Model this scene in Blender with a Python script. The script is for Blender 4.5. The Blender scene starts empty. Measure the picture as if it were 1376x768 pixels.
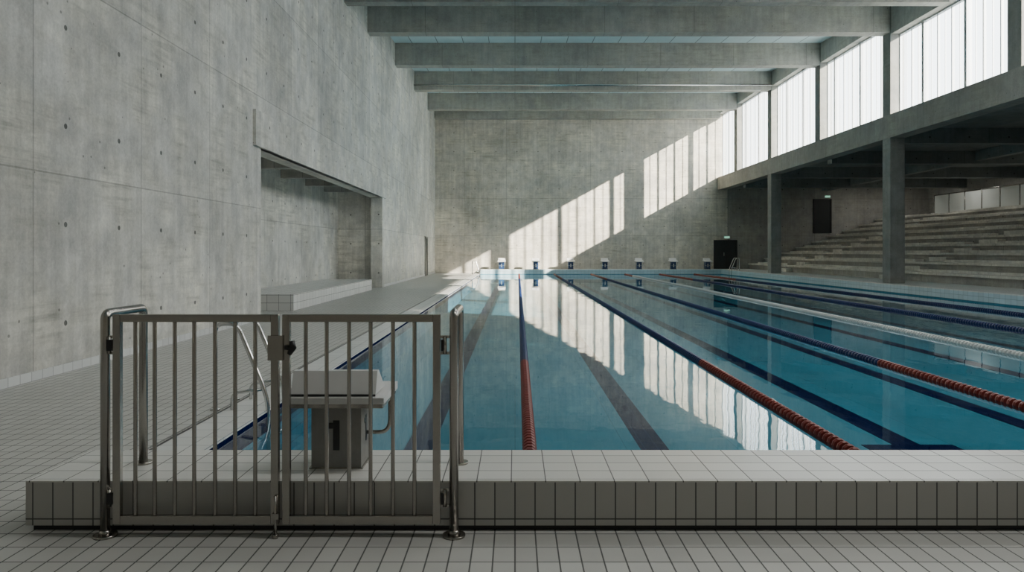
import bpy, math, random
from mathutils import Vector
random.seed(4)
scene=bpy.context.scene
# ------------------------------------------------------------ materials
def newmat(name):
    m=bpy.data.materials.new(name); m.use_nodes=True
    nt=m.node_tree; nt.nodes.clear()
    out=nt.nodes.new('ShaderNodeOutputMaterial')
    return m,nt,out
def N(nt,t,**k):
    n=nt.nodes.new(t)
    for a,b in k.items(): setattr(n,a,b)
    return n
def math_(nt,op,a,b=None,c=None):
    n=N(nt,'ShaderNodeMath',operation=op)
    for i,v in enumerate((a,b,c)):
        if v is None: continue
        if isinstance(v,(int,float)): n.inputs[i].default_value=v
        else: nt.links.new(v,n.inputs[i])
    return n.outputs[0]
def mixc(nt,fac,a,b,mode='MIX'):
    n=N(nt,'ShaderNodeMix',data_type='RGBA',blend_type=mode)
    for i,v in ((0,fac),(6,a),(7,b)):
        if isinstance(v,(int,float)): n.inputs[i].default_value=v
        elif isinstance(v,tuple): n.inputs[i].default_value=(v[0],v[1],v[2],1)
        else: nt.links.new(v,n.inputs[i])
    return n.outputs[2]
def ramp(nt,fac,a,b):
    n=N(nt,'ShaderNodeMapRange'); nt.links.new(fac,n.inputs[0])
    n.inputs[1].default_value=a; n.inputs[2].default_value=b
    return n.outputs[0]
def principled(nt,out,col,rough,metal=0,bump=None,spec=.5):
    p=N(nt,'ShaderNodeBsdfPrincipled')
    if isinstance(col,tuple): p.inputs['Base Color'].default_value=(*col,1)
    else: nt.links.new(col,p.inputs['Base Color'])
    if isinstance(rough,(int,float)): p.inputs['Roughness'].default_value=rough
    else: nt.links.new(rough,p.inputs['Roughness'])
    p.inputs['Metallic'].default_value=metal
    p.inputs['Specular IOR Level'].default_value=spec
    if bump is not None: nt.links.new(bump,p.inputs['Normal'])
    nt.links.new(p.outputs[0],out.inputs[0]); return p
def planar(nt):
    g=N(nt,'ShaderNodeNewGeometry')
    sp=N(nt,'ShaderNodeSeparateXYZ'); nt.links.new(g.outputs['Position'],sp.inputs[0])
    sn=N(nt,'ShaderNodeSeparateXYZ'); nt.links.new(g.outputs['True Normal'],sn.inputs[0])
    fx=math_(nt,'GREATER_THAN',math_(nt,'ABSOLUTE',sn.outputs[0]),.6)
    fz=math_(nt,'GREATER_THAN',math_(nt,'ABSOLUTE',sn.outputs[2]),.6)
    X,Y,Z=sp.outputs
    u=math_(nt,'ADD',math_(nt,'MULTIPLY',Y,fx),math_(nt,'MULTIPLY',X,math_(nt,'SUBTRACT',1,fx)))
    v=math_(nt,'ADD',math_(nt,'MULTIPLY',Y,fz),math_(nt,'MULTIPLY',Z,math_(nt,'SUBTRACT',1,fz)))
    return u,v,g.outputs['Position']
def comb(nt,x,y,z=0.0):
    c=N(nt,'ShaderNodeCombineXYZ')
    for i,v in enumerate((x,y,z)):
        if isinstance(v,(int,float)): c.inputs[i].default_value=v
        else: nt.links.new(v,c.inputs[i])
    return c.outputs[0]
def brick(nt,vec,w,h,mortar,smooth=.1):
    b=N(nt,'ShaderNodeTexBrick'); nt.links.new(vec,b.inputs['Vector'])
    b.offset=0; b.squash=1
    b.inputs['Scale'].default_value=1; b.inputs['Brick Width'].default_value=w
    b.inputs['Row Height'].default_value=h; b.inputs['Mortar Size'].default_value=mortar
    b.inputs['Mortar Smooth'].default_value=smooth
    b.inputs['Color1'].default_value=(0,0,0,1); b.inputs['Color2'].default_value=(1,1,1,1)
    b.inputs['Mortar'].default_value=(.5,.5,.5,1)
    return b
def noise(nt,vec,scale,detail=4,rough=.55):
    n=N(nt,'ShaderNodeTexNoise'); nt.links.new(vec,n.inputs['Vector'])
    n.inputs['Scale'].default_value=scale; n.inputs['Detail'].default_value=detail
    n.inputs['Roughness'].default_value=rough
    return n.outputs['Fac']
def vmul(nt,vec,s):
    n=N(nt,'ShaderNodeVectorMath',operation='MULTIPLY'); nt.links.new(vec,n.inputs[0]); n.inputs[1].default_value=s
    return n.outputs[0]

def concrete(name,col=(.42,.42,.40),pw=2.5,ph=2.45,uo=-1.15,vo=0,joints=True,holes=True,contrast=1.0,board=.22):
    m,nt,out=newmat(name)
    u,v,pos=planar(nt)
    u2=math_(nt,'ADD',u,uo); v2=math_(nt,'ADD',v,vo)
    vec=comb(nt,u2,v2)
    b=brick(nt,vec,pw,ph,.012,.3)
    tone=math_(nt,'MULTIPLY_ADD',b.outputs['Color'],.14*contrast,1-.07*contrast)
    big=noise(nt,pos,.45,6,.62)
    med=noise(nt,pos,1.9,7,.7)
    streak=noise(nt,comb(nt,math_(nt,'MULTIPLY',u,6.0),math_(nt,'MULTIPLY',v,.35)),1.0,5,.6)
    hstreak=noise(nt,comb(nt,math_(nt,'MULTIPLY',u,.8),math_(nt,'MULTIPLY',v,9.0)),1.0,4,.65)
    patch=noise(nt,pos,.9,5,.6)
    fine=noise(nt,pos,24,5,.75)
    s=math_(nt,'MULTIPLY_ADD',ramp(nt,big,.3,.7),.40*contrast,1-.20*contrast)
    s=math_(nt,'MULTIPLY',s,math_(nt,'MULTIPLY_ADD',ramp(nt,med,.3,.7),.36*contrast,1-.18*contrast))
    s=math_(nt,'MULTIPLY',s,math_(nt,'MULTIPLY_ADD',ramp(nt,streak,.3,.7),.20*contrast,1-.10*contrast))
    hs=math_(nt,'MULTIPLY',ramp(nt,hstreak,.46,.70),ramp(nt,patch,.45,.62))
    s=math_(nt,'MULTIPLY',s,math_(nt,'MULTIPLY_ADD',hs,-board*contrast,1.02))
    s=math_(nt,'MULTIPLY',s,math_(nt,'MULTIPLY_ADD',ramp(nt,fine,.3,.7),.20*contrast,.90))
    s=math_(nt,'MULTIPLY',s,tone)
    vo_=N(nt,'ShaderNodeTexVoronoi'); nt.links.new(pos,vo_.inputs['Vector']); vo_.inputs['Scale'].default_value=3.3
    bug=math_(nt,'LESS_THAN',vo_.outputs['Distance'],.06)
    dark=math_(nt,'MULTIPLY',bug,.5)
    if joints:
        dark=math_(nt,'MAXIMUM',dark,math_(nt,'MULTIPLY',b.outputs['Fac'],.36))
    if holes:
        hu=math_(nt,'MULTIPLY',math_(nt,'SUBTRACT',math_(nt,'FRACT',math_(nt,'DIVIDE',u2,pw/2)),.5),pw/2)
        hv=math_(nt,'MULTIPLY',math_(nt,'SUBTRACT',math_(nt,'FRACT',math_(nt,'DIVIDE',v2,ph/2)),.5),ph/2)
        d=math_(nt,'SQRT',math_(nt,'ADD',math_(nt,'POWER',math_(nt,'ABSOLUTE',hu),2),math_(nt,'POWER',math_(nt,'ABSOLUTE',hv),2)))
        dark=math_(nt,'MAXIMUM',dark,math_(nt,'MULTIPLY',math_(nt,'LESS_THAN',d,.034),.75))
    s2=math_(nt,'MULTIPLY',s,math_(nt,'SUBTRACT',1,dark))
    warm=mixc(nt,ramp(nt,patch,.4,.6),col,(col[0]*1.0,col[1]*.985,col[2]*.93))
    colr=N(nt,'ShaderNodeVectorMath',operation='SCALE'); nt.links.new(warm,colr.inputs[0]); nt.links.new(s2,colr.inputs['Scale'])
    bp=N(nt,'ShaderNodeBump'); bp.inputs['Strength'].default_value=.3; bp.inputs['Distance'].default_value=.02
    nt.links.new(math_(nt,'SUBTRACT',math_(nt,'MULTIPLY',fine,.4),dark),bp.inputs['Height'])
    principled(nt,out,colr.outputs[0],.72,bump=bp.outputs[0],spec=.35)
    return m
def tile(name,col,grout,w,h,mortar=.004,rough=.35,uo=0,vo=0,var=.12,spec=.5):
    m,nt,out=newmat(name)
    u,v,pos=planar(nt)
    b=brick(nt,comb(nt,math_(nt,'ADD',u,uo),math_(nt,'ADD',v,vo)),w,h,mortar,.2)
    s=math_(nt,'MULTIPLY_ADD',b.outputs['Color'],var,1-var/2)
    s=math_(nt,'MULTIPLY',s,math_(nt,'MULTIPLY_ADD',noise(nt,pos,.9,4),.24,.88))
    c=N(nt,'ShaderNodeVectorMath',operation='SCALE'); c.inputs[0].default_value=col; nt.links.new(s,c.inputs['Scale'])
    cc=mixc(nt,b.outputs['Fac'],c.outputs[0],grout)
    bp=N(nt,'ShaderNodeBump'); bp.inputs['Strength'].default_value=.4; bp.inputs['Distance'].default_value=.004
    nt.links.new(math_(nt,'SUBTRACT',1,b.outputs['Fac']),bp.inputs['Height'])
    r=math_(nt,'MULTIPLY_ADD',b.outputs['Fac'],.4,rough)
    principled(nt,out,cc,r,bump=bp.outputs[0],spec=spec)
    return m
def plain(name,col,rough=.5,metal=0,var=.1,nscale=6,spec=.5):
    m,nt,out=newmat(name)
    g=N(nt,'ShaderNodeNewGeometry')
    n=noise(nt,g.outputs['Position'],nscale,3)
    s=math_(nt,'MULTIPLY_ADD',n,var*2,1-var)
    c=N(nt,'ShaderNodeVectorMath',operation='SCALE'); c.inputs[0].default_value=col; nt.links.new(s,c.inputs['Scale'])
    principled(nt,out,c.outputs[0],rough,metal,spec=spec)
    return m
def emis(name,col,st):
    m,nt,out=newmat(name)
    e=N(nt,'ShaderNodeEmission'); e.inputs[0].default_value=(*col,1); e.inputs[1].default_value=st
    nt.links.new(e.outputs[0],out.inputs[0]); return m

M_left=concrete('concrete_wall',(.55,.545,.515),contrast=1.35,board=.28)
M_far=concrete('concrete_far',(.53,.50,.445),2.95,2.62,.6,.0,contrast=1.3,board=.32)
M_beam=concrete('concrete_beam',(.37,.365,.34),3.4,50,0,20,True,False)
M_fascia_backlit=concrete('concrete_fascia_backlit',(.27,.265,.245),3.4,50,0,20,True,False)  # darker copy of the beam concrete, backlit shade put into the colour
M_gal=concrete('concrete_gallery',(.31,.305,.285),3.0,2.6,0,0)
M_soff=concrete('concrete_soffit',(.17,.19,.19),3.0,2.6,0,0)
M_col=concrete('concrete_column',(.23,.235,.225),50,50,20,20,False,False)  # base colour darkened to carry the backlit shade of the columns
M_step=concrete('concrete_steps',(.56,.55,.51),1.6,50,0,20,True,False,1.1)
M_blockc=concrete('concrete_block',(.28,.28,.27),50,50,20,20,False,False,.6)
M_ceil=tile('ceiling_panel',(.68,.82,.85),(.25,.32,.34),1.2,6,.02,.5)
M_floor=tile('floor_tile',(.50,.495,.465),(.10,.10,.095),.108,.18,.0042,.38)
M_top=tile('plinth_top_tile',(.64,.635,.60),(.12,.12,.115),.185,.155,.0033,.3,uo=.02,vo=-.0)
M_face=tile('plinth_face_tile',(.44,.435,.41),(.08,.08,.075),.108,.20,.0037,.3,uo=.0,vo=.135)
M_bench=tile('bench_tile',(.68,.68,.66),(.2,.2,.2),.3,.2,.006,.35)
M_cop=tile('coping_tile',(.66,.67,.65),(.3,.31,.31),.25,.25,.004,.3)
M_white=tile('baseboard_tile',(.66,.67,.66),(.3,.3,.3),.2,.12,.004,.3)
M_pool=tile('pool_tile',(.060,.222,.295),(.040,.165,.225),1.2,2.4,.006,.8,var=.08,spec=0)
M_poolw=tile('pool_wall_tile',(.065,.22,.31),(.04,.13,.20),.25,.125,.006,.8,spec=0)
M_lane=tile('lane_marking_tile',(.005,.009,.048),(.014,.028,.085),.14,.25,.005,.8,spec=0)
M_pale=tile('pool_end_tile',(.45,.60,.66),(.22,.34,.38),.25,.15,.006,.3)
M_steel=plain('stainless_steel',(.38,.36,.33),.27,1,.03,3)
M_chrome=plain('polished_steel',(.62,.62,.61),.18,1,.02,3)
M_dark=plain('black_plastic',(.012,.012,.013),.35)
M_wht=plain('white_fibreglass',(.62,.62,.61),.4,0,.06)
M_navy=plain('navy_panel',(.02,.05,.13),.4)
M_doorm=plain('dark_door_paint',(.018,.022,.022),.45)
M_red=plain('red_float',(.18,.028,.020),.38,0,.25,2)
M_blue=plain('blue_float',(.014,.028,.095),.38,0,.2,2)
M_whf=plain('white_float',(.50,.52,.50),.4)
M_mull=plain('mullion_aluminium',(.50,.53,.55),.4,.3)
M_sign=emis('exit_sign_face',(.35,.8,.55),.8)
# glass
m,nt,out=newmat('channel_glass')
t=N(nt,'ShaderNodeBsdfTransparent'); t.inputs[0].default_value=(.93,.98,1,1)
tl=N(nt,'ShaderNodeBsdfTranslucent'); tl.inputs[0].default_value=(.80,.92,1,1)
mx=N(nt,'ShaderNodeMixShader'); mx.inputs[0].default_value=.22
nt.links.new(t.outputs[0],mx.inputs[1]); nt.links.new(tl.outputs[0],mx.inputs[2]); nt.links.new(mx.outputs[0],out.inputs[0]); M_glass=m
m,nt,out=newmat('opal_fill_glass')
tl=N(nt,'ShaderNodeBsdfTranslucent'); tl.inputs[0].default_value=(.62,.66,.70,1); nt.links.new(tl.outputs[0],out.inputs[0]); M_opal_fill=m
m,nt,out=newmat('balustrade_glass')
t=N(nt,'ShaderNodeBsdfTransparent'); t.inputs[0].default_value=(.8,.85,.84,1)
tl=N(nt,'ShaderNodeBsdfDiffuse'); tl.inputs[0].default_value=(.85,.87,.83,1)
mx=N(nt,'ShaderNodeMixShader'); mx.inputs[0].default_value=.8
nt.links.new(t.outputs[0],mx.inputs[1]); nt.links.new(tl.outputs[0],mx.inputs[2]); nt.links.new(mx.outputs[0],out.inputs[0]); M_bal=m
# water
m,nt,out=newmat('pool_water')
g=N(nt,'ShaderNodeNewGeometry')
n1=noise(nt,vmul(nt,g.outputs['Position'],(1.0,.55,1)),1.3,2,.5)
n2=noise(nt,vmul(nt,g.outputs['Position'],(1.0,.5,1)),6.0,2,.5)
bp=N(nt,'ShaderNodeBump'); bp.inputs['Strength'].default_value=1; bp.inputs['Distance'].default_value=.0035
nt.links.new(math_(nt,'ADD',n1,math_(nt,'MULTIPLY',n2,.12)),bp.inputs['Height'])
dt=N(nt,'ShaderNodeVectorMath',operation='DOT_PRODUCT'); nt.links.new(g.outputs['Incoming'],dt.inputs[0]); nt.links.new(bp.outputs[0],dt.inputs[1])
c=math_(nt,'ABSOLUTE',dt.outputs['Value'])
F=math_(nt,'MULTIPLY_ADD',math_(nt,'POWER',math_(nt,'SUBTRACT',1,math_(nt,'MINIMUM',c,1.0)),5.8),.97,.02)
t=N(nt,'ShaderNodeBsdfTransparent'); t.inputs[0].default_value=(.84,.95,.98,1)
gl=N(nt,'ShaderNodeBsdfGlossy'); gl.inputs['Roughness'].default_value=.012; gl.inputs[0].default_value=(.94,.98,1,1)
nt.links.new(bp.outputs[0],gl.inputs['Normal'])
mx=N(nt,'ShaderNodeMixShader'); nt.links.new(F,mx.inputs[0]); nt.links.new(t.outputs[0],mx.inputs[1]); nt.links.new(gl.outputs[0],mx.inputs[2])
nt.links.new(mx.outputs[0],out.inputs[0]); M_water=m

# ------------------------------------------------------------ mesh builder
class MB:
    def __init__(s): s.v=[];s.f=[];s.m=[];s.mats=[];s.sm=[]
    def mi(s,mat):
        if mat not in s.mats: s.mats.append(mat)
        return s.mats.index(mat)
    def box(s,x0,x1,y0,y1,z0,z1,mat):
        if x0>x1:x0,x1=x1,x0
        b=len(s.v); i=s.mi(mat)
        s.v+=[(x0,y0,z0),(x1,y0,z0),(x1,y1,z0),(x0,y1,z0),(x0,y0,z1),(x1,y0,z1),(x1,y1,z1),(x0,y1,z1)]
        for f in ((0,3,2,1),(4,5,6,7),(0,1,5,4),(1,2,6,5),(2,3,7,6),(3,0,4,7)):
            s.f.append(tuple(b+k for k in f)); s.m.append(i); s.sm.append(False)
    def poly(s,pts,mat):
        b=len(s.v); s.v+=pts; s.f.append(tuple(range(b,b+len(pts)))); s.m.append(s.mi(mat)); s.sm.append(False)
    def prism(s,prof,x0,x1,mat):
        n=len(prof); b=len(s.v); i=s.mi(mat)
        s.v+=[(x0,y,z) for y,z in prof]+[(x1,y,z) for y,z in prof]
        fs=[tuple(b+k for k in range(n)),tuple(b+n+k for k in reversed(range(n)))]
        for k in range(n):
            k2=(k+1)%n; fs.append((b+k2,b+k,b+n+k,b+n+k2))
        for f in fs: s.f.append(f); s.m.append(i); s.sm.append(False)
    def tube(s,pts,r,mat,seg=12):
        pts=[Vector(p) for p in pts]
        rr=list(r) if isinstance(r,(list,tuple)) else [r]*len(pts)
        q=[pts[0]]; q2=[rr[0]]
        for p,r_ in zip(pts[1:],rr[1:]):
            if (p-q[-1]).length>1e-5: q.append(p); q2.append(r_)
        pts,rr=q,q2
        b=len(s.v); i=s.mi(mat); n=len(pts)
        t0=(pts[1]-pts[0]).normalized()
        up=Vector((0,0,1)) if abs(t0.z)<.9 else Vector((1,0,0))
        nrm=t0.cross(up).normalized()
        for k,p in enumerate(pts):
            if k==0:t=t0
            elif k==n-1:t=(pts[-1]-pts[-2]).normalized()
            else:t=((pts[k+1]-p).normalized()+(p-pts[k-1]).normalized()).normalized()
            nrm=(nrm-t*nrm.dot(t)).normalized(); bi=t.cross(nrm)
            for a in range(seg):
                an=2*math.pi*a/seg
                s.v.append(tuple(p+(nrm*math.cos(an)+bi*math.sin(an))*rr[k]))
        for k in range(n-1):
            for a in range(seg):
                a2=(a+1)%seg
                s.f.append((b+k*seg+a,b+k*seg+a2,b+(k+1)*seg+a2,b+(k+1)*seg+a)); s.m.append(i); s.sm.append(True)
        s.f.append(tuple(b+a for a in reversed(range(seg)))); s.m.append(i); s.sm.append(False)
        s.f.append(tuple(b+(n-1)*seg+a for a in range(seg))); s.m.append(i); s.sm.append(False)
    def obj(s,name,bevel=0):
        me=bpy.data.meshes.new(name); me.from_pydata(s.v,[],s.f)
        for mt in s.mats: me.materials.append(mt)
        me.polygons.foreach_set('material_index',s.m); me.polygons.foreach_set('use_smooth',s.sm)
        me.update()
        o=bpy.data.objects.new(name,me); scene.collection.objects.link(o)
        if bevel:
            bv=o.modifiers.new('bevel','BEVEL'); bv.width=bevel; bv.segments=2; bv.limit_method='ANGLE'
        return o
def arc(p0,p1,p2,n=6):
    p0,p1,p2=map(Vector,(p0,p1,p2))
    return [tuple(p0*(1-t)**2+p1*2*t*(1-t)+p2*t*t) for t in [k/n for k in range(n+1)]]

XL,XR,YF,YB=-5.6,14.25,52.2,-7.0
PX0,PX1,PY0,PY1=-2.35,14.0,4.62,50.6
WZ=-.04; PB=-.62
RD=.30
ST=[(-7,9.4),(0,9.4),(7.2,9.4),(14.2,9.4),(21.2,9.5),(28.5,9.82),(35.0,10.2),(41.6,10.48),(48.0,10.62),(52.0,10.75)]
# ------------------------------------------------------------ floor & pool
b=MB(); 
b.box(XL-2,14.0,YB,4.62,-.3,0,M_floor)
b.box(XL-2,-2.80,4.62,YF,-.3,0,M_floor)
b.obj('floor')
b=MB()
b.box(-2.80,-2.74,4.62,PY1,-.3,-.012,M_dark)
b.box(-2.74,PX0,4.62,PY1,-.3,.006,M_cop)
b.box(-2.80,PX0,PY1,YF,-.3,0,M_cop)
b.obj('trim_1')
b=MB()
b.box(PX0,PX1,PY0,PY1,PB-.2,PB,M_pool)
b.box(PX0-.001,PX0+.004,PY0,PY1,PB,-.2,M_poolw)
b.box(PX0-.001,PX0+.005,PY0,PY1,-.2,-.02,M_lane)
b.box(PX1-.005,PX1,PY0,PY1,PB,.0,M_poolw)
b.box(PX0,PX1,PY0,PY0+.005,PB,0,M_poolw)
b.box(PX0,PX1,PY1-.005,PY1,PB,-.02,M_poolw)
ropes=[.11+2.45*k for k in range(6)]
edges=[PX0]+ropes+[PX1]
for k in range(7):
    cx=(edges[k]+edges[k+1])/2
    if k==0: cx=-1.04
    if k==1: cx=1.50
    if k==2: cx=4.30
    b.box(cx-.15,cx+.15,PY0+(3.45 if k>=2 else 1.6),PY1-2,PB,PB+.004,M_lane)
    if k>=2: b.box(cx-.5,cx+.5,PY0+3.3,PY0+3.55,PB,PB+.005,M_lane)
    b.box(cx-.5,cx+.5,PY1-2.05,PY1-1.8,PB,PB+.005,M_lane)
b.obj('swimming_pool_basin')
b=MB(); b.poly([(PX0,PY0,WZ),(PX1,PY0,WZ),(PX1,PY1,WZ),(PX0,PY1,WZ)],M_water); b.obj('pool_water')
b=MB()
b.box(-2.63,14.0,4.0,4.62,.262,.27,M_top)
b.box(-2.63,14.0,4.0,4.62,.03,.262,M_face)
b.box(-2.60,14.0,4.02,4.62,0,.03,M_dark)  # black strip stands in for the shadow gap under the plinth
b.obj('tiled_plinth')
b=MB()
b.box(PX0,PX1,PY1,YF,-.3,RD-.02,M_pale)
b.box(PX0,PX1,PY1,YF,RD-.02,RD,M_cop)
b.obj('tiled_far_plinth')
b=MB(); b.box(PX1,29.0,YB,YF,-.3,RD-.03,M_pale); b.box(PX1,29.0,YB,YF,RD-.03,RD,M_cop); b.obj('floor_gallery')

# ------------------------------------------------------------ left wall
b=MB(); TOP=12.9
RY0,RY1,RZ=16.4,31.6,3.78
b.box(XL-.5,XL,YB,RY0,0,TOP,M_left)
b.box(XL-.5,XL,RY1,YF,0,TOP,M_left)
b.box(XL-.5,XL,RY0,RY1,RZ,TOP,M_left)
b.box(XL-2.2,XL-1.9,RY0-.5,RY1+.5,0,4.6,M_left)
b.box(XL-1.9,XL-.5,RY0-.5,RY0,0,4.6,M_left)
b.box(XL-1.9,XL-.5,RY1,RY1+.5,0,4.6,M_left)
b.box(XL-1.9,XL-.5,RY0,RY1,4.3,4.6,M_left)
b.box(XL-.45,XL+.03,RY1-.35,RY1+.1,0,RZ,M_left)
for y in (18.2,21,23.8,26.6,29.2): b.box(XL-1.9,XL-.5,y,y+.35,3.86,4.3,M_beam)
b.box(XL-.1,XL+.07,15.9,RY1+.4,RZ,4.55,M_left)
b.obj('wall_left')
b=MB(); b.box(XL-1.9,XL-.02,18.9,29.2,0,.42,M_bench); b.obj('tiled_bench',.01)
b=MB(); b.box(XL,XL+.015,YB,RY0,0,.11,M_white); b.box(XL,XL+.015,RY1+.1,YF,0,.11,M_white); b.obj('baseboard_left')
b=MB(); b.box(XL,XL+.02,46.2,47.4,0,2.35,M_doorm)
b.box(XL,XL+.05,46.1,46.2,0,2.45,M_col); b.box(XL,XL+.05,47.4,47.5,0,2.45,M_col); b.box(XL,XL+.05,46.1,47.5,2.35,2.45,M_col)
b.box(XL+.02,XL+.06,46.3,46.34,1.0,1.15,M_chrome)
b.obj('door_1')
# ------------------------------------------------------------ far wall / back wall / right walls
b=MB()
b.box(XL-.5,14.9,YF,YF+.5,0,TOP,M_far)
b.obj('wall_far')
b=MB(); b.box(14.9,29.5,YF,YF+.5,0,6.6,M_gal); b.obj('wall_far_gallery')
b=MB(); b.box(XL-.5,14.9,YB-.5,YB,0,TOP,M_far); b.obj('wall_back')
b=MB(); b.box(14.25,14.75,YB,10,RD,6.7,M_far); b.box(14.75,29.5,9.6,10,RD,6.6,M_gal); b.obj('wall_right')
b=MB(); b.box(29,29.5,10,YF,0,6.6,M_gal); b.obj('wall_gallery_back')
b=MB(); b.box(14.2,14.8,10,YF,5.82,6.7,M_fascia_backlit); b.box(14.2,14.8,YB,10,6.69,6.7,M_fascia_backlit); b.obj('balcony_fascia_beam')
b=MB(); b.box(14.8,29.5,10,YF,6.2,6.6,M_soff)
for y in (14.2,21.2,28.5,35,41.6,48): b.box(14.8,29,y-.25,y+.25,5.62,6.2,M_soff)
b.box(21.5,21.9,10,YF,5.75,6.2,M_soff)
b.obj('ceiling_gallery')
b=MB()
b.box(14.0,15.5,YF-.04,YF,RD,2.25,M_doorm)
b.box(13.93,14.0,YF-.08,YF,RD,2.32,M_dark); b.box(15.5,15.57,YF-.08,YF,RD,2.32,M_dark); b.box(13.93,15.57,YF-.08,YF,2.25,2.32,M_dark)
b.box(14.73,14.77,YF-.07,YF-.04,RD,2.25,M_dark)
b.box(14.6,14.66,YF-.10,YF-.04,1.2,1.45,M_chrome)
b.obj('door_2')
b=MB()
b.box(21.0,22.1,YF-.05,YF,2.8,5.1,M_doorm)
b.box(20.92,21.0,YF-.09,YF,2.8,5.18,M_dark); b.box(22.1,22.18,YF-.09,YF,2.8,5.18,M_dark); b.box(20.92,22.18,YF-.09,YF,5.1,5.18,M_dark)
b.obj('door_3')
for x,z in ((14.85,2.5),(21.9,5.35)):
    b=MB(); b.box(x-.22,x+.22,YF-.08,YF,z-.1,z+.12,M_wht); b.box(x-.18,x+.18,YF-.085,YF-.08,z-.05,z+.07,M_sign)
    b.obj('exit_sign')
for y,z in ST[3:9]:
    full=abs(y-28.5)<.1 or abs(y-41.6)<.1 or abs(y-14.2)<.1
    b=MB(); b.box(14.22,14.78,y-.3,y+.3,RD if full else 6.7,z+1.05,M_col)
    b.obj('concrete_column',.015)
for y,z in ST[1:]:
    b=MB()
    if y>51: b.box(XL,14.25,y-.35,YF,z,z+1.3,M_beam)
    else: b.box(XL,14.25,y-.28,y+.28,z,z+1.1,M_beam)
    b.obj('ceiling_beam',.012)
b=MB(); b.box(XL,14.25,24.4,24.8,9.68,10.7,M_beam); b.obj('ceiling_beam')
b=MB()
for (ya,za),(yb,zc) in zip(ST,ST[1:]):
    if yb>51: yb=YF+.5
    b.prism([(ya,za+1.05),(yb,zc+1.05),(yb,zc+1.4),(ya,za+1.4)],XL-.5,14.9,M_ceil)
b.obj('ceiling')
b=MB(); b.tube([(XL,41.2,10.72),(14.2,41.2,10.72)],.05,M_chrome); b.obj('ceiling_service_pipe')
# ------------------------------------------------------------ windows
n=1
for (ya,za),(yb,zc) in zip(ST[:-1],ST[1:]):
    opal=yb<15  # unseen near bay, glazed opal as an added soft light source
    if yb<8: continue
    y0=ya+.3; y1=yb-.3 if yb<51 else YF
    zt=min(za,zc)+(.25 if ya<27 else .5)
    b=MB()
    b.box(14.25,14.8,ya,yb if yb<51 else YF,zt,TOP-.6,M_beam)
    gm=M_opal_fill if opal else M_glass
    b.poly([(14.62,y0,6.7),(14.62,y1,6.7),(14.62,y1,zt),(14.62,y0,zt)],gm)
    b.box(14.56,14.68,y0,y1,6.7,6.76,M_mull); b.box(14.56,14.68,y0,y1,zt-.06,zt,M_mull)
    k=max(2,round((y1-y0)/.8)); st=(y1-y0)/k
    for i in range(k+1):
        yc=y0+i*st; w,dd=(.026,.04) if i%3 else (.07,.09)
        b.box(14.62-dd,14.62+dd,yc-w,yc+w,6.7,zt,M_mull)
        if i<k: b.box(14.60,14.64,yc+st/2-.008,yc+st/2+.008,6.7,zt,M_mull)
    b.obj('window_%d'%n); n+=1
b=MB(); b.box(14.25,14.8,YB,0,6.7,TOP-.6,M_far); b.box(14.25,14.8,0,7.2,6.7,TOP-.6,M_far); b.obj('wall_right_upper')
# ------------------------------------------------------------ stands
b=MB(); rows=9; tr=1.1; rs=.385; X0=16.4
Y0s,Y1s=12,YF-.1
for i in range(rows):
    x=X0+i*tr
    b.box(x,x+tr if i<rows-1 else 28.95,Y0s,Y1s,RD,RD+(i+1)*rs-.09,M_gal)
    b.box(x-.08,x+tr if i<rows-1 else 28.95,Y0s,Y1s,RD+(i+1)*rs-.09,RD+(i+1)*rs,M_step)
    for ya in (19.5,31.5,44.0):
        b.box(x-.36,x,ya,ya+1.3,RD+i*rs,RD+(i+.5)*rs,M_step)
    for sa,sb in [(12.2,19.2),(21.1,31.2),(33.1,43.7),(45.6,51.5)]:
        o=random.uniform(-.6,.6)
        b.box(x+.30,x+.70,sa,sb+o*.3-.2,RD+(i+1)*rs,RD+(i+1)*rs+.10,M_step)
b.obj('spectator_stands')
b=MB(); zt=RD+rows*rs
for k in range(9):
    y=34.4+k*1.6
    b.tube([(26.6,y,zt),(26.6,y,zt+1.3)],.025,M_steel,8)
    if k<8: b.box(26.59,26.61,y+.06,y+1.54,zt+.08,zt+1.25,M_bal)
b.tube([(26.6,34.4,zt+1.3),(26.6,34.4+12.8,zt+1.3)],.025,M_steel,8)
b.obj('glass_balustrade')
# ------------------------------------------------------------ lane ropes
def rope(X0_,X1_,kind):
    b=MB(); seg=10; pitch=.09
    ya,yb_=PY0+.25,PY1-.1; nD=int((yb_-ya)/pitch)
    for q in (M_red,M_blue,M_whf): b.mi(q)
    cs=[(math.cos(2*math.pi*a/seg),math.sin(2*math.pi*a/seg)) for a in range(seg)]
    for d in range(nD):
        y=ya+d*pitch; x=X0_+(X1_-X0_)*(y-ya)/(yb_-ya)
        if kind=='white': mi=2
        elif y<10.2 or y>41: mi=0
        else: mi=1
        if kind=='white' and (y<7 or y>47): mi=0
        base=len(b.v)
        for dy,r in ((0,.012),(.004,.050),(.025,.058),(.050,.050),(.054,.012),(.09,.012)):
            for c_,s_ in cs: b.v.append((x+r*c_,y+dy,WZ+.012+r*s_))
        for k in range(5):
            for a in range(seg):
                a2=(a+1)%seg
                b.f.append((base+k*seg+a,base+(k+1)*seg+a,base+(k+1)*seg+a2,base+k*seg+a2)); b.m.append(mi); b.sm.append(False)
    return b.obj('lane_rope')
for k,x in enumerate(ropes):
    rope(x,x+[.17,.1,.15,.0,-.1,-.2][k],'white' if k==3 else 'blue')
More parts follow.
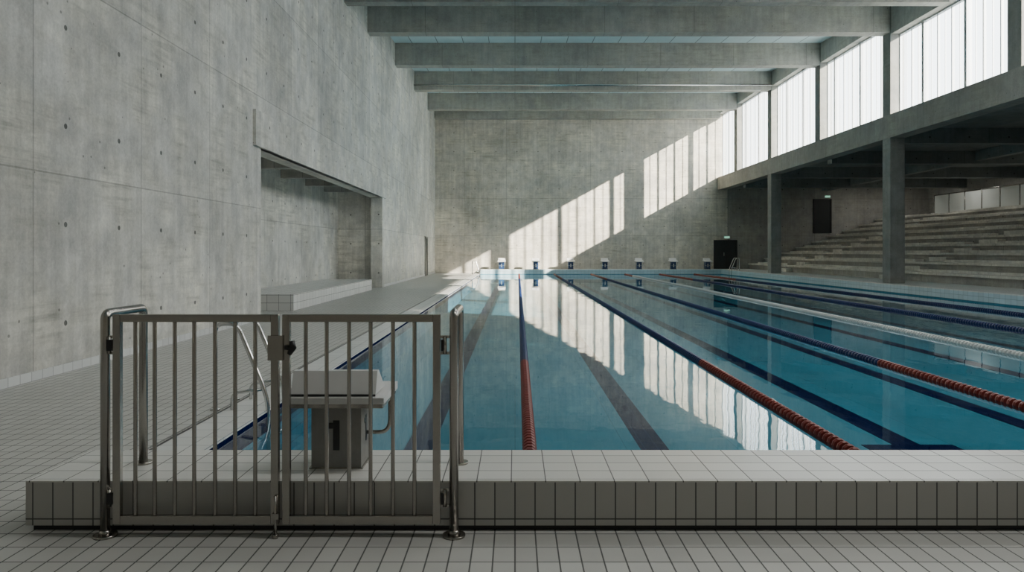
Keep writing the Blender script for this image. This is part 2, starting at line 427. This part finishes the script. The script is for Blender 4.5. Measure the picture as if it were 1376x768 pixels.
# ------------------------------------------------------------ starting blocks
def glyph1(b,x,y,z,h,mat,axis='y'):
    w=h*.22
    if axis=='y':
        b.box(x-w/2,x+w/2,y-.003,y,z,z+h,mat)
        b.prism([(y-.003,z+h*.72),(y,z+h*.72),(y,z+h*.92),(y-.003,z+h*.92)],x-w*1.3,x-w/2,mat)
    else:
        b.box(x,x+.003,y-w/2,y+w/2,z,z+h,mat); b.box(x,x+.003,y-w*1.5,y-w/2,z+h*.72,z+h*.92,mat)
b=MB()
b.box(-1.155,-.872,4.22,4.50,.27,.645,M_blockc)
b.box(-1.165,-.862,4.21,4.51,.27,.28,M_steel)
b.box(-1.255,-.73,4.11,4.56,.635,.66,M_steel)
b.prism([(4.10,.66),(4.58,.66),(4.58,.705),(4.10,.695)],-1.262,-.722,M_wht)
b.prism([(4.14,.705),(4.42,.705),(4.24,.83),(4.20,.83)],-1.25,-.775,M_wht)
b.box(-1.25,-.775,4.128,4.136,.697,.709,M_dark)  # black strip painted in for the dark gap below the kick wedge
glyph1(b,-1.013,4.22,.375,.17,M_dark); glyph1(b,-.872,4.36,.40,.15,M_dark,'x')
hp=[(-.872,4.38,.44)]+arc((-.80,4.38,.44),(-.735,4.38,.44),(-.735,4.38,.52))+[(-.735,4.38,.64)]
b.tube(hp,.012,M_steel); 
b.obj('starting_block',.003)
for k,px in enumerate((674,720,767,813,859,905,951)):
    x=(px-692)*.051; y=51.0
    b=MB()
    b.box(x-.17,x+.17,y-.05,y+.35,RD,RD+.5,M_navy)
    b.box(x-.20,x+.20,y-.1,y+.4,RD,RD+.03,M_steel)
    b.prism([(y-.3,RD+.50),(y+.42,RD+.56),(y+.42,RD+.62),(y-.3,RD+.56)],x-.27,x+.27,M_wht)
    b.prism([(y+.2,RD+.60),(y+.42,RD+.62),(y+.42,RD+.76),(y+.36,RD+.76)],x-.24,x+.24,M_wht)
    b.box(x-.03,x+.03,y-.055,y-.05,RD+.15,RD+.38,M_wht)
    b.tube([(x-.22,y-.2,RD+.5),(x-.22,y-.2,RD+.25),(x+.22,y-.2,RD+.25),(x+.22,y-.2,RD+.5)],.018,M_chrome,8)
    b.obj('starting_block')
# ------------------------------------------------------------ ladders
def ladder(x,y,zd,dx,h=.82,gap=.5):
    b=MB()
    for o in (0,gap):
        P=lambda a,z:(x+a*dx,y+o,z)
        pts=[P(0,zd)]+arc(P(0,zd+h-.09),P(0,zd+h),P(.09,zd+h))+arc(P(.13,zd+h),P(.2,zd+h),P(.24,zd+h-.08))+arc(P(.43,zd+.28),P(.50,zd+.12),P(.50,zd-.02))+[P(.50,-.5)]
        b.tube(pts,.021,M_chrome)
        p=P(0,zd); b.tube([p,(p[0],p[1],p[2]+.018)],.045,M_chrome)
        b.tube([P(.46,zd+.2)]+arc(P(.25,zd+.17),P(.16,zd+.17),P(.16,zd+.1))+[P(.16,zd)],.016,M_chrome)
    for k in range(3):
        z=-.1-.17*k
        b.box(x+.46*dx,x+.54*dx,y,y+gap,z-.012,z+.012,M_chrome)
    b.obj('pool_ladder')
ladder(-2.84,7.05,0.0,1)
ladder(-2.84,49.3,0.0,1,h=.9)
ladder(14.35,47.6,RD,-1,h=.8)
# ------------------------------------------------------------ gate
k=.003927; GY=3.927
gx=lambda p:(p-692)*k
gz=lambda p:1.5-(p-338)*k
def leaf(b,p0,p1,bars):
    x0,x1=gx(p0),gx(p1); z1,z0=gz(422),gz(703); w=.040; d=.016
    b.box(x0,x0+w,GY-d,GY+d,z0,z1,M_steel); b.box(x1-w,x1,GY-d,GY+d,z0,z1,M_steel)
    b.box(x0+w,x1-w,GY-d,GY+d,z1-w,z1,M_steel); b.box(x0+w,x1-w,GY-d,GY+d,z0,z0+.045,M_steel)
    for px in bars:
        x=gx(px)
        b.tube([(x,GY,z0+.04),(x,GY,z1-w+.002)],.0108,M_steel,12)
root=bpy.data.objects.new('double_swing_gate',None); scene.collection.objects.link(root)
def part(b,nm,bev=0):
    o=b.obj(nm,bev); o.parent=root; return o
b=MB(); leaf(b,153,375,(182,208,235,261,289,316,343)); part(b,'gate_leaf_left',.003)
b=MB(); leaf(b,380,592,(411,439,469,498,528,557)); part(b,'gate_leaf_right',.003)
for nm,xx in (('hoop_post_left',-2.162),('hoop_post_right',-.322)):
    b=MB(); yb2=4.33; zt=1.175
    pts=[(xx,GY,0)]+arc((xx,GY,zt-.04),(xx,GY,zt),(xx,GY+.04,zt))+arc((xx,yb2-.04,zt),(xx,yb2,zt),(xx,yb2,zt-.04))+[(xx,yb2,.27)]
    b.tube(pts,.024,M_steel,16)
    b.tube([(xx,GY,0),(xx,GY,.012)],.06,M_steel,20); b.tube([(xx,GY,.012),(xx,GY,.035)],[.034,.028],M_steel,20)
    b.tube([(xx,yb2,.27),(xx,yb2,.282)],.05,M_steel,20)
    part(b,nm)
b=MB()
for z in (gz(463),gz(668)):
    for x,sg in ((gx(148),1),(gx(598),-1)):
        b.tube([(x,GY-.01,z-.045),(x,GY-.01,z+.045)],.011,M_steel,10)
        b.box(x-.022,x+.022,GY-.008,GY+.004,z-.05,z-.035,M_steel)
        b.box(x-.022,x+.022,GY-.008,GY+.004,z+.035,z+.05,M_steel)
        b.box(x-.006,x+.020*sg,GY-.024,GY-.012,z-.03,z+.03,M_dark)
part(b,'hinges')
b=MB()
b.box(gx(362),gx(382),GY-.03,GY-.014,gz(483),gz(450),M_steel)
b.tube([(gx(384),GY-.02,gz(466)),(gx(393),GY-.02,gz(466))],.014,M_dark)
b.tube([(gx(390),GY-.02,gz(475)),(gx(395),GY-.02,gz(466)),(gx(394),GY-.02,gz(457))],[.012,.02,.014],M_dark)
b.tube([(gx(372),GY-.025,.02),(gx(372),GY-.025,.22)],.008,M_steel)
b.box(gx(368),gx(377),GY-.035,GY-.014,.10,.13,M_steel)
b.tube([(gx(372),GY-.025,.0),(gx(372),GY-.025,.02)],.016,M_steel)
part(b,'latch')
# ------------------------------------------------------------ lamps
def area(name,loc,sx,sy,e,rot=(0,0,0),portal=False,col=(1,1,1)):
    l=bpy.data.lights.new(name,'AREA'); l.shape='RECTANGLE'; l.size=sx; l.size_y=sy; l.energy=e; l.color=col
    if portal: l.cycles.is_portal=True
    o=bpy.data.objects.new(name,l); o.location=loc; o.rotation_euler=rot; scene.collection.objects.link(o); return o
for i,y in enumerate((3.6,10.7,17.7)):  # added foreground fill, out of view; housings dress the area lamps
    b=MB(); b.box(1,11,y-.3,y+.3,9.35,9.5,M_mull); b.box(1.1,10.9,y-.2,y+.2,9.34,9.35,M_wht)
    b.tube([(2,y,9.5),(2,y,10.45)],.02,M_steel,8); b.tube([(10,y,9.5),(10,y,10.45)],.02,M_steel,8)
    b.obj('ceiling_fill_housing')
    area('ceiling_fill_lamp',(6,y,9.32),9.6,.4,(330,275,260)[i],col=(1,.985,.955))
for y in (22.4,29.7,36.2,42.8,49.2):  # added fill to brighten the stands, hidden behind the soffit beams
    b=MB(); b.box(22.6,27.4,y-.12,y+.12,6.12,6.2,M_mull); b.obj('gallery_fill_housing')
    area('gallery_fill_lamp',(25,y,6.10),4.6,.18,50,col=(1,.98,.93))
area('window_portal',(14.9,33.2,8.9),4.4,38,1,rot=(0,math.radians(90),0),portal=True)
d=Vector((-1,.68,-.55))
l=bpy.data.lights.new('sun','SUN'); l.energy=46; l.angle=.009; l.color=(1,.88,.73)
o=bpy.data.objects.new('sun',l); o.rotation_euler=d.to_track_quat('-Z','Y').to_euler(); o.location=(40,-10,30); scene.collection.objects.link(o)
w=bpy.data.worlds.new('world'); scene.world=w; w.use_nodes=True
bg=w.node_tree.nodes['Background']; bg.inputs[0].default_value=(.87,.935,1,1); bg.inputs[1].default_value=4.7
# ------------------------------------------------------------ camera
cam=bpy.data.cameras.new('camera'); co=bpy.data.objects.new('camera',cam); scene.collection.objects.link(co)
co.location=(0,0,1.5); co.rotation_euler=(math.radians(90),0,0)
cam.lens=1000/1376*36; cam.sensor_width=36
cam.shift_x=-4/1376; cam.shift_y=-46/1376; cam.clip_end=300
scene.camera=co
